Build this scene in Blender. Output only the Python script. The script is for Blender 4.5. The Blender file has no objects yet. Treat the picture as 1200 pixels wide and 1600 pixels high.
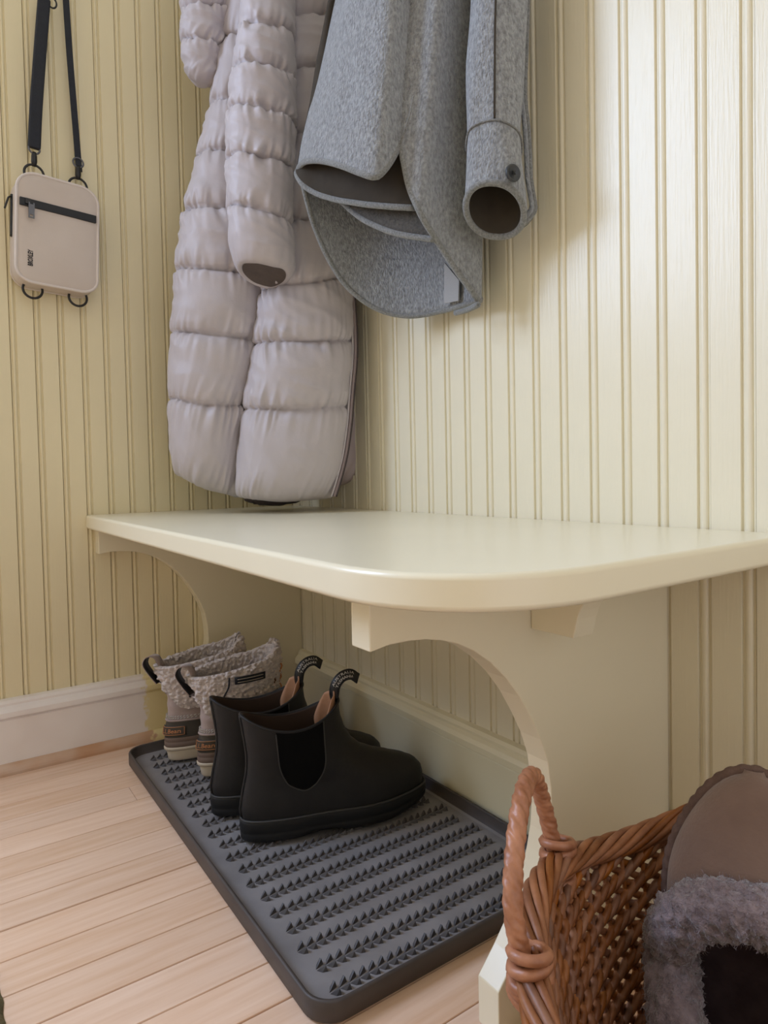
import bpy, bmesh, math, random
from mathutils import Vector as V, Matrix, noise
random.seed(7)
scene = bpy.context.scene
COL = scene.collection
# ------------------------------------------------------------------ camera
F, RO, PIT, YAW, CX, CY = 1032.459, -0.0207357, -0.0318807, 0.6095398, 614.887, 774.987
CAM = V((-.683, -1.385, .525))
FW = V((math.sin(YAW)*math.cos(PIT), math.cos(YAW)*math.cos(PIT), math.sin(PIT)))
_r = V((math.cos(YAW), -math.sin(YAW), 0)); _u = _r.cross(FW)
RT = _r*math.cos(RO) + _u*math.sin(RO); UP = -_r*math.sin(RO) + _u*math.cos(RO)
cd = bpy.data.cameras.new('camera'); cam = bpy.data.objects.new('camera', cd); COL.objects.link(cam)
cd.sensor_fit = 'VERTICAL'; cd.sensor_height = 36; cd.lens = 36*F/1600
cd.shift_x = -(CX-600)/1600; cd.shift_y = (CY-800)/1600
cd.clip_start = .02
cam.matrix_world = Matrix(((RT.x, UP.x, -FW.x, CAM.x), (RT.y, UP.y, -FW.y, CAM.y), (RT.z, UP.z, -FW.z, CAM.z), (0, 0, 0, 1)))
scene.camera = cam
# ------------------------------------------------------------------ light
w = bpy.data.worlds.new('world'); scene.world = w; w.use_nodes = True
bg = w.node_tree.nodes['Background']; bg.inputs[0].default_value = (.97, .965, 1.04, 1); bg.inputs[1].default_value = .82
def area(name, loc, rot, sx, sy, power, col):
    l = bpy.data.lights.new(name, 'AREA'); l.shape = 'RECTANGLE'; l.size = sx; l.size_y = sy; l.energy = power; l.color = col
    o = bpy.data.objects.new(name, l); COL.objects.link(o); o.location = loc; o.rotation_euler = rot; return o
area('door_daylight', (-1.52, .24, 1.70), (-math.pi/2, 0, .75), .85, 1.10, 39, (.57, .74, 1.09))      # daylight in the glazed door of the left wall
area('window_daylight', (-2.36, -.55, 1.25), (0, -math.pi/2, 0), 1.1, .8, 1.0, (.9, .95, 1))      # daylight in the window of the far side wall
vs = scene.view_settings
vs.view_transform = 'Standard'; vs.look = 'None'; vs.gamma = 1; vs.use_curve_mapping = False; vs.exposure = 0.41

# ------------------------------------------------------------------ helpers
def ray(x, y): return FW + RT*((x-CX)/F) - UP*((y-CY)/F)
def hit(x, y, ax, val):
    d = ray(x, y); return CAM + d*((val-CAM[ax])/d[ax])
def hitp(x, y, p0, n):
    d = ray(x, y); return CAM + d*((p0-CAM).dot(n)/d.dot(n))
def srgb(r, g, b):
    f = lambda c: (c/255/12.92 if c/255 <= .04045 else ((c/255+.055)/1.055)**2.4)
    return (f(r), f(g), f(b), 1)
def mk(name, verts, faces, mat, parent=None, smooth=True, world=True):
    me = bpy.data.meshes.new(name)
    if parent is not None and world:
        q = parent; off = V((0, 0, 0))
        while q: off += q.location; q = q.parent
        verts = [V(v)-off for v in verts]
    me.from_pydata([tuple(v) for v in verts], [], faces); me.update()
    bm = bmesh.new(); bm.from_mesh(me); bmesh.ops.recalc_face_normals(bm, faces=bm.faces); bm.to_mesh(me); bm.free()
    if smooth:
        for p in me.polygons: p.use_smooth = True
    me.materials.append(mat)
    o = bpy.data.objects.new(name, me); COL.objects.link(o)
    if parent is not None: o.parent = parent
    return o
def tag(o, label=None, cat=None, group=None, kind=None):
    if label: o['label'] = label
    if cat: o['category'] = cat
    if group: o['group'] = group
    if kind: o['kind'] = kind
    return o
def empty(name, loc, label, cat, rz=0, group=None):
    o = bpy.data.objects.new(name, None); COL.objects.link(o); o.location = loc; o.rotation_euler = (0, 0, rz); o.empty_display_size = .05
    return tag(o, label, cat, group)
def boxg(x0, x1, y0, y1, z0, z1):
    v = [(x, y, z) for x in (x0, x1) for y in (y0, y1) for z in (z0, z1)]
    return v, [(0, 1, 3, 2), (4, 6, 7, 5), (0, 4, 5, 1), (2, 3, 7, 6), (0, 2, 6, 4), (1, 5, 7, 3)]
def bevel(o, w, seg=2, ang=40):
    m = o.modifiers.new('bevel', 'BEVEL'); m.width = w; m.segments = seg; m.limit_method = 'ANGLE'; m.angle_limit = math.radians(ang)
    o.modifiers.new('wn', 'WEIGHTED_NORMAL') if False else None
    return o
def grid_faces(rows, cols, cu=False, cv=False):
    f = []
    for i in range(rows if cv else rows-1):
        for j in range(cols if cu else cols-1):
            a = i*cols+j; b = i*cols+(j+1) % cols; c = ((i+1) % rows)*cols+(j+1) % cols; d = ((i+1) % rows)*cols+j
            f.append((a, b, c, d))
    return f
def tube(path, r, n=8, closed=False, cap=True, rf=None):
    """path -> verts, faces; r number; rf(i, k) extra radius factor"""
    path = [V(p) for p in path]; N = len(path); verts = []; nrm = None
    for i, p in enumerate(path):
        a = path[(i-1) % N] if (closed or i > 0) else p; b = path[(i+1) % N] if (closed or i < N-1) else p
        t = (b-a).normalized()
        if nrm is None:
            nrm = t.orthogonal().normalized()
        nrm = (nrm - t*nrm.dot(t)).normalized(); bi = t.cross(nrm)
        rr = r[i] if isinstance(r, (list, tuple)) else r
        for k in range(n):
            an = 2*math.pi*k/n; q = rr*(rf(i, k) if rf else 1)
            verts.append(p + nrm*math.cos(an)*q + bi*math.sin(an)*q)
    f = grid_faces(N, n, True, closed)
    if cap and not closed:
        f.append(tuple(range(n))); f.append(tuple(range((N-1)*n, N*n)))
    return verts, f
def merge(*gs):
    v = []; f = []
    for a, b in gs:
        o = len(v); v += list(a); f += [tuple(i+o for i in q) for q in b]
    return v, f
def spline(pts, n, closed=False):
    """Catmull-Rom through pts, n samples, ~uniform arc length"""
    pts = [V(p) for p in pts]; N = len(pts); out = []
    S = 16
    seg = N if closed else N-1
    for i in range(seg):
        p0 = pts[(i-1) % N] if (closed or i > 0) else pts[0]*2-pts[1]
        p1 = pts[i]; p2 = pts[(i+1) % N]
        p3 = pts[(i+2) % N] if (closed or i < N-2) else p2*2-p1
        for s in range(S):
            t = s/S
            out.append(.5*((2*p1)+(p2-p0)*t+(2*p0-5*p1+4*p2-p3)*t*t+(3*p1-p0-3*p2+p3)*t**3))
    out.append(pts[0] if closed else pts[-1])
    return resample(out, n, closed)
def resample(out, n, closed=False):
    out = [V(p) for p in out]
    d = [0]
    for a, b in zip(out, out[1:]): d.append(d[-1]+(b-a).length)
    m = n if closed else n-1; res = []; j = 0
    for k in range(n):
        t = d[-1]*k/m
        while j < len(d)-2 and d[j+1] < t: j += 1
        q = (t-d[j])/max(1e-9, d[j+1]-d[j]); res.append(out[j].lerp(out[j+1], min(1, max(0, q))))
    return res
def interp(tab, x):
    if x <= tab[0][0]: return tab[0][1:]
    for a, b in zip(tab, tab[1:]):
        if x <= b[0]:
            t = (x-a[0])/(b[0]-a[0]); t = t*t*(3-2*t)*.35 + t*.65
            return tuple(p+(q-p)*t for p, q in zip(a[1:], b[1:]))
    return tab[-1][1:]
def extrude_poly(pts, axis, a, b):
    """pts 2D in the two other axes (in xyz order), extruded along axis from a to b"""
    def p3(p, c):
        l = list(p); l.insert(axis, c); return tuple(l)
    n = len(pts); v = [p3(p, a) for p in pts]+[p3(p, b) for p in pts]
    f = [(i, (i+1) % n, n+(i+1) % n, n+i) for i in range(n)]+[tuple(range(n)), tuple(range(n, 2*n))]
    return v, f
_txt = {}
def text_geo(s, bold=0.0):
    """filled outline text as (verts2d, faces), normalised to width 1, centred"""
    cu = bpy.data.curves.new('t', 'FONT'); cu.body = s; cu.offset = bold; cu.resolution_u = 3; cu.align_x = 'CENTER'
    o = bpy.data.objects.new('t', cu); COL.objects.link(o)
    dg = bpy.context.evaluated_depsgraph_get(); me = bpy.data.meshes.new_from_object(o.evaluated_get(dg))
    vs_ = [v.co.copy() for v in me.vertices]; fs = [tuple(p.vertices) for p in me.polygons]
    bpy.data.objects.remove(o); bpy.data.curves.remove(cu); bpy.data.meshes.remove(me)
    x0 = min(v.x for v in vs_); x1 = max(v.x for v in vs_); y0 = min(v.y for v in vs_); y1 = max(v.y for v in vs_)
    return [((v.x-(x0+x1)/2)/(x1-x0), (v.y-(y0+y1)/2)/(y1-y0)) for v in vs_], fs
# ------------------------------------------------------------------ materials
def mat(name, col, rough=.5, spec=.5, noise_amt=0, nscale=30, stretch=(1, 1, 1), bump=0, bscale=200, bstretch=(1, 1, 1), sheen=0, metal=0, col2=None, coat=0, bdist=.002, objrand=0, bdetail=3):
    m = bpy.data.materials.new(name); m.use_nodes = True; nt = m.node_tree; b = nt.nodes['Principled BSDF']
    b.inputs['Base Color'].default_value = col; b.inputs['Roughness'].default_value = rough; b.inputs['Specular IOR Level'].default_value = spec
    b.inputs['Metallic'].default_value = metal; b.inputs['Sheen Weight'].default_value = sheen; b.inputs['Coat Weight'].default_value = coat
    tc = nt.nodes.new('ShaderNodeTexCoord'); L = nt.links.new
    m['out'] = 1
    colsock = None
    if noise_amt or col2:
        mp = nt.nodes.new('ShaderNodeMapping'); mp.inputs['Scale'].default_value = stretch; L(tc.outputs['Object'], mp.inputs[0])
        nz = nt.nodes.new('ShaderNodeTexNoise'); nz.inputs['Scale'].default_value = nscale; nz.inputs['Detail'].default_value = 5; L(mp.outputs[0], nz.inputs['Vector'])
        if objrand:
            oi = nt.nodes.new('ShaderNodeObjectInfo'); mul = nt.nodes.new('ShaderNodeMath'); mul.operation = 'MULTIPLY'; mul.inputs[1].default_value = 37.0
            L(oi.outputs['Random'], mul.inputs[0]); nz.noise_dimensions = '4D'; L(mul.outputs[0], nz.inputs['W'])
        rp = nt.nodes.new('ShaderNodeValToRGB'); L(nz.outputs[0], rp.inputs[0])
        c2 = col2 or tuple(c*(1-noise_amt) for c in col[:3])+(1,)
        rp.color_ramp.elements[0].position = .3; rp.color_ramp.elements[1].position = .7
        rp.color_ramp.elements[0].color = c2; rp.color_ramp.elements[1].color = col
        colsock = rp.outputs[0]
        if objrand:
            hs = nt.nodes.new('ShaderNodeHueSaturation'); L(colsock, hs.inputs['Color'])
            mr = nt.nodes.new('ShaderNodeMapRange'); mr.inputs[3].default_value = 1-objrand; mr.inputs[4].default_value = 1+objrand; L(oi.outputs['Random'], mr.inputs[0]); L(mr.outputs[0], hs.inputs['Value'])
            wn = nt.nodes.new('ShaderNodeTexWhiteNoise'); wn.noise_dimensions = '1D'; L(mul.outputs[0], wn.inputs['W'])
            m2 = nt.nodes.new('ShaderNodeMapRange'); m2.inputs[3].default_value = 1-objrand; m2.inputs[4].default_value = 1+objrand; L(wn.outputs[0], m2.inputs[0]); L(m2.outputs[0], hs.inputs['Saturation'])
            colsock = hs.outputs[0]
        L(colsock, b.inputs['Base Color'])
    if bump:
        mp = nt.nodes.new('ShaderNodeMapping'); mp.inputs['Scale'].default_value = bstretch; L(tc.outputs['Object'], mp.inputs[0])
        nz = nt.nodes.new('ShaderNodeTexNoise'); nz.inputs['Scale'].default_value = bscale; nz.inputs['Detail'].default_value = bdetail; L(mp.outputs[0], nz.inputs['Vector'])
        bp = nt.nodes.new('ShaderNodeBump'); bp.inputs['Strength'].default_value = bump; bp.inputs['Distance'].default_value = bdist
        L(nz.outputs[0], bp.inputs['Height']); L(bp.outputs[0], b.inputs['Normal'])
    return m
CREAM = srgb(238, 224, 184)
M = {}
M['wall_left'] = mat('cream_paint_left', CREAM, .42, .5, noise_amt=.05, nscale=6, bump=.25, bscale=60, bstretch=(6, 6, .35), bdist=.001)
M['wall'] = mat('cream_paint', srgb(238, 228, 200), .31, .36, noise_amt=.04, nscale=6, bump=.35, bscale=60, bstretch=(6, 6, .35), bdist=.001)
M['bench'] = mat('bench_paint', srgb(241, 231, 202), .28, .5, noise_amt=.04, nscale=5, bump=.1, bscale=120, bdist=.0006)
M['base'] = mat('baseboard_paint', srgb(236, 225, 190), .35, .5, noise_amt=.05, nscale=8, bump=.12, bscale=80, bdist=.001)
M['plank'] = mat('maple_plank', srgb(247, 214, 187), .26, .5, col2=srgb(233, 193, 160), nscale=16, stretch=(.5, 7, 4), objrand=.05, bump=.08, bscale=90, bstretch=(.3, 6, 2), bdist=.0006)
M['gap'] = mat('floor_gap', srgb(62, 40, 26), .8)
M['plaster'] = mat('plaster_white', srgb(226, 220, 206), .7, noise_amt=.03, nscale=4)
M['rubber'] = mat('grey_rubber', srgb(152, 148, 148), .40, .5, col2=srgb(132, 128, 127), nscale=18, bump=.2, bscale=500, bdist=.0005)
M['stud'] = mat('shade_toned_stud_rubber', srgb(84, 80, 80), .5, .4, col2=srgb(72, 68, 68), nscale=60)  # darker than the tray rubber: shade on the stud sides put into the colour
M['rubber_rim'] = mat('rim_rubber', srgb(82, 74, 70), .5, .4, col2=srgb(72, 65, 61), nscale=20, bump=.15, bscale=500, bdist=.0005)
M['puffer'] = mat('taupe_nylon', srgb(192, 183, 184), .48, .35, noise_amt=.05, nscale=9, bump=.35, bscale=45, bdist=.003, sheen=.15, bdetail=5)
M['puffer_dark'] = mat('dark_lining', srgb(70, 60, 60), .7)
M['puffer_in'] = mat('brown_cuff_lining', srgb(96, 84, 78), .7, noise_amt=.2, nscale=60, bump=.5, bscale=90)
M['puffer_side'] = mat('pinkish_lining', srgb(186, 168, 164), .55, noise_amt=.06, nscale=12, bump=.2, bscale=60)
M['zip'] = mat('zip_tape', srgb(140, 124, 124), .5)
M['wool'] = mat('grey_wool', srgb(170, 172, 173), .95, .1, col2=srgb(122, 123, 124), nscale=260, stretch=(1, 1, .6), bump=1.0, bscale=420, bstretch=(1, 1, .55), bdist=.004, sheen=.4)
M['wool_edge'] = mat('wool_binding', srgb(150, 150, 147), .95, .1, col2=srgb(112, 112, 108), nscale=400, bump=.8, bscale=600, bdist=.002, sheen=.3)
M['wool_dark'] = mat('wool_inner_shade', srgb(104, 101, 96), .95, .1, col2=srgb(84, 81, 77), nscale=260, bump=.8, bscale=420, bdist=.003)  # same wool, darkened to stand for the shade inside the jacket
M['wool_in'] = mat('wool_lining_and_shade', srgb(72, 65, 56), .9, .1, noise_amt=.15, nscale=60, bump=.3, bscale=80)  # sleeve lining; on the front panel's inside the shade is in the colour
M['facing'] = mat('pale_facing', srgb(168, 166, 163), .9, .1, bump=.4, bscale=500)
M['button'] = mat('dark_button', srgb(52, 54, 56), .35)
M['canvas'] = mat('beige_canvas', srgb(214, 201, 190), .62, .35, col2=srgb(204, 189, 176), nscale=9, bump=.2, bscale=400, bdist=.0006)
M['canvas_edge'] = mat('beige_piping', srgb(224, 212, 203), .5, .4, noise_amt=.05, nscale=40)
M['black_web'] = mat('navy_black_webbing', srgb(34, 36, 44), .6, .4, noise_amt=.3, nscale=80, bump=.5, bscale=300, bdist=.001)
M['black_metal'] = mat('black_metal', srgb(26, 24, 24), .35, .5)
M['grey_metal'] = mat('gunmetal', srgb(105, 105, 108), .35, metal=.8)
M['zip_black'] = mat('zip_black', srgb(20, 20, 21), .45)
M['print'] = mat('black_print', srgb(24, 22, 22), .6)
M['leather'] = mat('black_leather', srgb(34, 33, 33), .6, .4, col2=srgb(26, 25, 25), nscale=35, bump=.25, bscale=180, bdist=.0012)
M['elastic'] = mat('black_elastic', srgb(11, 11, 12), .9, .15, bump=.6, bscale=500, bstretch=(1, 1, .05), bdist=.001)
M['boot_sole'] = mat('black_sole', srgb(30, 30, 31), .6, .35, noise_amt=.2, nscale=40)
M['boot_seam'] = mat('grey_seam', srgb(58, 57, 56), .6)
M['boot_in'] = mat('brown_lining', srgb(58, 42, 32), .8)
M['tan'] = mat('tan_leather', srgb(184, 138, 106), .55, .4, noise_amt=.15, nscale=60, bump=.3, bscale=120)
M['white_thread'] = mat('white_thread', srgb(205, 200, 190), .7)
M['suede'] = mat('taupe_suede', srgb(178, 160, 153), .9, .15, col2=srgb(160, 141, 134), nscale=25, bump=.3, bscale=250, sheen=.3)
M['fleece'] = mat('grey_fleece', srgb(222, 210, 204), .98, .1, col2=srgb(196, 183, 177), nscale=120, bump=.8, bscale=260, bdist=.003, sheen=.4)
M['olive'] = mat('olive_rubber', srgb(74, 68, 60), .55, .4, noise_amt=.15, nscale=30)
M['midsole'] = mat('brown_rand', srgb(118, 98, 86), .6, noise_amt=.1, nscale=30)
M['sole_cream'] = mat('cream_sole', srgb(206, 190, 168), .6, noise_amt=.08, nscale=30)
M['orange_thread'] = mat('orange_print', srgb(196, 132, 84), .6)
M['rust'] = mat('rust_leather', srgb(118, 72, 34), .6, noise_amt=.3, nscale=40)
M['rust_lace'] = mat('tan_lace', srgb(196, 128, 78), .6)
M['wicker'] = mat('brown_wicker', srgb(164, 108, 70), .48, .45, col2=srgb(112, 66, 38), nscale=40, objrand=.16, bump=.4, bscale=160, bstretch=(1, 1, 1), bdist=.001)
M['wicker_handle'] = mat('handle_wicker', srgb(188, 130, 96), .42, .5, col2=srgb(146, 92, 62), nscale=70, bump=.3, bscale=220, bdist=.001)
M['sl_suede'] = mat('brown_suede', srgb(134, 109, 95), .9, .15, col2=srgb(112, 89, 77), nscale=14, bump=.25, bscale=300, sheen=.3)
M['sl_stitch'] = mat('brown_whipstitch', srgb(112, 90, 80), .9, .1, noise_amt=.2, nscale=90, bump=.5, bscale=400)
M['sl_fleece'] = mat('plum_fleece', srgb(150, 133, 134), .98, .08, col2=srgb(112, 96, 98), nscale=110, bump=.8, bscale=400, bdist=.003, sheen=.5)
M['sl_in'] = mat('dark_plum_lining', srgb(74, 60, 62), .95, .1, col2=srgb(56, 44, 46), nscale=60, bump=.5, bscale=200)
M['rug'] = mat('olive_rug', srgb(120, 108, 78), .95, .1, col2=srgb(84, 74, 50), nscale=80, bump=.8, bscale=200)
M['hook'] = mat('dark_hook', srgb(60, 54, 48), .4, metal=.7)
M['crumb'] = mat('white_crumb', srgb(210, 205, 196), .8)
# baseboard of the left wall: primer with a ragged end against the cream paint
def primer_mat(name, xedge, c_left, c_right, rough):
    m = mat(name, c_right, rough, .5); nt = m.node_tree; L = nt.links.new; b = nt.nodes['Principled BSDF']
    g = nt.nodes.new('ShaderNodeNewGeometry'); sx = nt.nodes.new('ShaderNodeSeparateXYZ'); L(g.outputs['Position'], sx.inputs[0])
    nz = nt.nodes.new('ShaderNodeTexNoise'); nz.inputs['Scale'].default_value = 70; nz.inputs['Detail'].default_value = 4; L(g.outputs['Position'], nz.inputs['Vector'])
    ma = nt.nodes.new('ShaderNodeMath'); ma.operation = 'MULTIPLY_ADD'; ma.inputs[1].default_value = .045; L(nz.outputs[0], ma.inputs[0]); L(sx.outputs[0], ma.inputs[2])
    mr = nt.nodes.new('ShaderNodeMapRange'); mr.inputs[1].default_value = xedge+.02; mr.inputs[2].default_value = xedge+.026; L(ma.outputs[0], mr.inputs[0])
    n2 = nt.nodes.new('ShaderNodeTexNoise'); n2.inputs['Scale'].default_value = 12; L(g.outputs['Position'], n2.inputs['Vector'])
    rp = nt.nodes.new('ShaderNodeValToRGB'); rp.color_ramp.elements[0].position = .35; rp.color_ramp.elements[1].position = .65
    rp.color_ramp.elements[0].color = c_left[0]; rp.color_ramp.elements[1].color = c_left[1]; L(n2.outputs[0], rp.inputs[0])
    mx = nt.nodes.new('ShaderNodeMix'); mx.data_type = 'RGBA'; L(mr.outputs[0], mx.inputs[0]); L(rp.outputs[0], mx.inputs[6]); mx.inputs[7].default_value = c_right
    L(mx.outputs[2], b.inputs['Base Color']); return m
M['primer'] = primer_mat('primed_baseboard', -.345, (srgb(240, 230, 224), srgb(246, 238, 233)), srgb(234, 217, 165), .3)
M['shoe'] = primer_mat('bare_shoe', -.335, (srgb(196, 146, 106), srgb(216, 190, 168)), srgb(234, 217, 165), .35)
glass = bpy.data.materials.new('clear_glass'); glass.use_nodes = True
_nt = glass.node_tree; _nt.nodes.clear()
_o = _nt.nodes.new('ShaderNodeOutputMaterial'); _t = _nt.nodes.new('ShaderNodeBsdfTransparent'); _g = _nt.nodes.new('ShaderNodeBsdfGlossy'); _g.inputs['Roughness'].default_value = .02
_m = _nt.nodes.new('ShaderNodeMixShader'); _m.inputs[0].default_value = .06
_nt.links.new(_t.outputs[0], _m.inputs[1]); _nt.links.new(_g.outputs[0], _m.inputs[2]); _nt.links.new(_m.outputs[0], _o.inputs[0])

# ------------------------------------------------------------------ room shell
def struct(name, g, m, smooth=False, parent=None):
    o = mk(name, g[0], g[1], m, parent, smooth)
    if parent is None: o['kind'] = 'structure'
    return o
XW, YW, ZC = -2.4, -2.4, 2.5
struct('ceiling', boxg(XW-.1, .1, YW, .1, ZC, ZC+.05), M['plaster'])
# left wall (Y = 0) with a door opening just outside the frame
DX0, DX1, DZ = -1.98, -.93, 2.32
wl = struct('wall_left', merge(boxg(DX1, .1, .012, .1, 0, ZC), boxg(XW, DX0, .012, .1, 0, ZC), boxg(DX0, DX1, .012, .1, DZ, ZC)), M['wall_left'])
wr = struct('wall_right', boxg(.012, .1, YW, .012, 0, ZC), M['wall'])
struct('light_block_wall', boxg(XW, -1.15, YW-.1, YW, 0, ZC), M['wall_left'])  # added unseen wall, blocks fill light from reaching the right wall
WX, WZ0, WZ1, WY0, WY1 = XW, .8, 1.9, -1.0, -.15
struct('wall_back', merge(boxg(XW-.1, XW, YW, WY0, 0, ZC), boxg(XW-.1, XW, WY1, .1, 0, ZC), boxg(XW-.1, XW, WY0, WY1, 0, WZ0), boxg(XW-.1, XW, WY0, WY1, WZ1, ZC)), M['wall_left'])
# beadboard: one board = flat face, quirk, bead, quirk
def board_profile(wd, bead):
    q = bead*.28; d = .0028
    fl = wd-bead-2*q-.0006
    pts = [(0, -.003), (.0012, 0), (fl-.0008, 0), (fl, -d), (fl+q*.8, -d)]
    for k in range(1, 7):
        a = math.pi*(1-k/7); pts.append((fl+q+bead/2+bead/2*math.cos(a), -d+(d+.0004)*math.sin(a)))
    pts += [(fl+q+bead+q*.2, -d), (wd-.0006, -d), (wd-.0006, -.012), (0, -.012)]
    return pts
def boards(wall, axis, start, step, count, bead, z0, z1, m, skip=None, lim=None):
    pr = board_profile(step, bead); me = None
    for k in range(count):
        s = start-step*k
        if skip and skip[0] < s+.0 and s-step < skip[1]: continue
        if me is None:
            # profile u runs towards negative axis, depth towards the room (negative other axis)
            v = []; n = len(pr)
            for z in (z0, z1):
                for u, d in pr:
                    v.append((-u, -d, z) if axis == 0 else (-d, -u, z))
            f = [(i, (i+1) % n, n+(i+1) % n, n+i) for i in range(n)]+[tuple(range(n)), tuple(range(n, 2*n))]
            o = mk('board', v, f, m, wall, False, False); me = o.data
        else:
            o = bpy.data.objects.new('board', me); COL.objects.link(o); o.parent = wall
        o.location = (s, 0, 0) if axis == 0 else (0, s, 0)
boards(wl, 0, -.547+.0397*13+.0296, .0397, 26, .006, .10, 2.48, M['wall_left'])
boards(wl, 0, DX0-.09, .0397, 9, .006, .10, 2.48, M['wall_left'])
boards(wr, 1, -.509+.0476*10+.0337, .0476, 50, .0085, .10, 2.48, M['wall'])
# door just left of the frame
dr = struct('door_1', merge(boxg(DX0, DX0+.1, .0, .04, .0, DZ), boxg(DX1-.1, DX1, 0, .04, 0, DZ), boxg(DX0+.1, DX1-.1, 0, .04, 0, .28), boxg(DX0+.1, DX1-.1, 0, .04, DZ-.1, DZ)), M['plaster'])
struct('pane', boxg(DX0+.1, DX1-.1, .015, .021, .28, DZ-.1), glass, parent=dr)
struct('trim_1', merge(boxg(DX1, DX1+.07, -.018, 0, 0, DZ+.07), boxg(DX0-.07, DX0, -.018, 0, 0, DZ+.07), boxg(DX0, DX1, -.018, 0, DZ, DZ+.07)), M['base'])
wn = struct('window_1', merge(boxg(XW-.06, XW-.01, WY0, WY0+.05, WZ0, WZ1), boxg(XW-.06, XW-.01, WY1-.05, WY1, WZ0, WZ1), boxg(XW-.06, XW-.01, WY0+.05, WY1-.05, WZ0, WZ0+.05), boxg(XW-.06, XW-.01, WY0+.05, WY1-.05, WZ1-.05, WZ1)), M['plaster'])
struct('pane', boxg(XW-.04, XW-.034, WY0+.05, WY1-.05, WZ0+.05, WZ1-.05), glass, parent=wn)
# baseboards: flat board with a moulded cap
BP = [(0, 0), (.015, 0), (.015, .096), (.0125, .099), (.0125, .101), (.021, .103), (.021, .112), (.017, .118), (.0125, .122), (.0125, .126), (.009, .131), (0, .133)]
def base_geo(axis, a, b):
    if axis == 0: return extrude_poly([(-u, z) for u, z in BP], 0, a, b)
    return extrude_poly([(-u, z) for u, z in BP], 1, a, b)
struct('baseboard_left', base_geo(0, DX1+.071, -.293), M['primer'])
def qr(axis, a, b):
    pts = [(0, 0)]+[(-.015-.014*math.cos(t), .02*math.sin(t)) for t in [k*math.pi/12 for k in range(7)]]
    pts = [(-.015, 0)]+[(-.015-.013*math.cos(k*math.pi/12), .019*math.sin(k*math.pi/12)) for k in range(7)]
    return extrude_poly(pts, axis, a, b)
struct('trim_2', qr(0, DX1+.071, -.293), M['shoe'])
struct('baseboard_right', merge(base_geo(1, -.918, -.032), base_geo(1, YW, -.951)), M['base'])
# floor of narrow maple strips
fl = struct('floor', boxg(XW, .0, YW, 0, -.03, -.012), M['gap'])
Y0, PW = -.0300+.0582, .0582
for k in range(42):
    y1 = Y0-PW*k; y0 = y1-PW+random.Random(k*3+1).choice((.0014, .0016, .0018, .0024))
    if y1 > -.001: y1 = -.001
    if y0 < YW: break
    x = -.0005
    rr = random.Random(100+k)
    ends = []
    xx = x-rr.choice((rr.uniform(.05, .15), rr.uniform(.85, 1.3)))
    if k == 4: xx = -.425
    while xx > XW: ends.append(xx); xx -= rr.uniform(.5, 1.2)
    ends.append(XW)
    for e in ends:
        tilt = rr.uniform(-.0003, .0003)
        v = [(x, y0, -.012), (x, y1, -.012), (e, y0, -.012), (e, y1, -.012),
             (x, y0, -.0008), (x, y0+.0005, tilt), (x, y1-.0005, 0), (x, y1, -.0008),
             (e+.0006, y0, -.0008), (e+.0006, y0+.0005, tilt), (e+.0006, y1-.0005, 0), (e+.0006, y1, -.0008)]
        f = [(0, 2, 8, 4), (4, 8, 9, 5), (5, 9, 10, 6), (6, 10, 11, 7), (7, 11, 3, 1), (0, 4, 5, 6, 7, 1), (2, 3, 11, 10, 9, 8)]
        mk('plank', v, f, M['plank'], fl, False)
        x = e

# ------------------------------------------------------------------ bench
bench = empty('bench', (-.2, -.5, 0), 'cream painted built-in wooden bench with rounded corner and arched end panels', 'bench')
out = [(-.0006, -.0006), (-.442, -.0006), (-.442, -.955)]
for k in range(1, 16):
    a = math.pi/2*k/15; c, s = math.cos(a), math.sin(a)
    out.append((-.30-.142*c**.86, -.955-.138*s**.86))
out += [(-.0006, -1.086)]
top = mk('seat_top', *extrude_poly(out, 2, .4335, .46), M['bench'], bench, True)
bevel(top, .005, 4, 50).modifiers['bevel'].harden_normals = True
PROF = [(-.404, .433), (-.404, .385), (-.385, .388), (-.365, .388), (-.348, .3865), (-.331, .383), (-.313, .377), (-.295, .368), (-.275, .354), (-.256, .336), (-.239, .315), (-.224, .291), (-.211, .267), (-.202, .243), (-.198, .217), (-.1965, .191), (-.199, .169), (-.204, .149), (-.214, .121), (-.228, .095), (-.25, .069), (-.272, .046), (-.272, .0005)]
def panel(y0, y1, dx, lowback):
    pts = [(x+dx, z) for x, z in PROF]
    pts += [(-.0225, .0005), (-.0225, .134), (-.0006, .134)] if lowback else [(-.0006, .0005)]
    pts += [(-.0006, .433)]
    o = mk('end_panel', *extrude_poly(pts, 1, y0, y1), M['bench'], bench, False); bevel(o, .0012, 2, 40); return o
panel(-.031, -.0006, -.022, False)
panel(-.9485, -.9205, 0, False)
cl = [(-.949, .4332), (-.949, .377), (-.999, .377)]
for k in range(1, 9):
    a = math.pi/2*k/8; cl.append((-.999-.034*(1-math.cos(a)) - .002, .377+.046*math.sin(a)))
cl += [(-1.05, .4245), (-1.05, .4332)]
o = mk('bracket', *extrude_poly(cl, 0, -.223, -.196), M['bench'], bench, False); bevel(o, .001, 2, 50)

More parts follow.
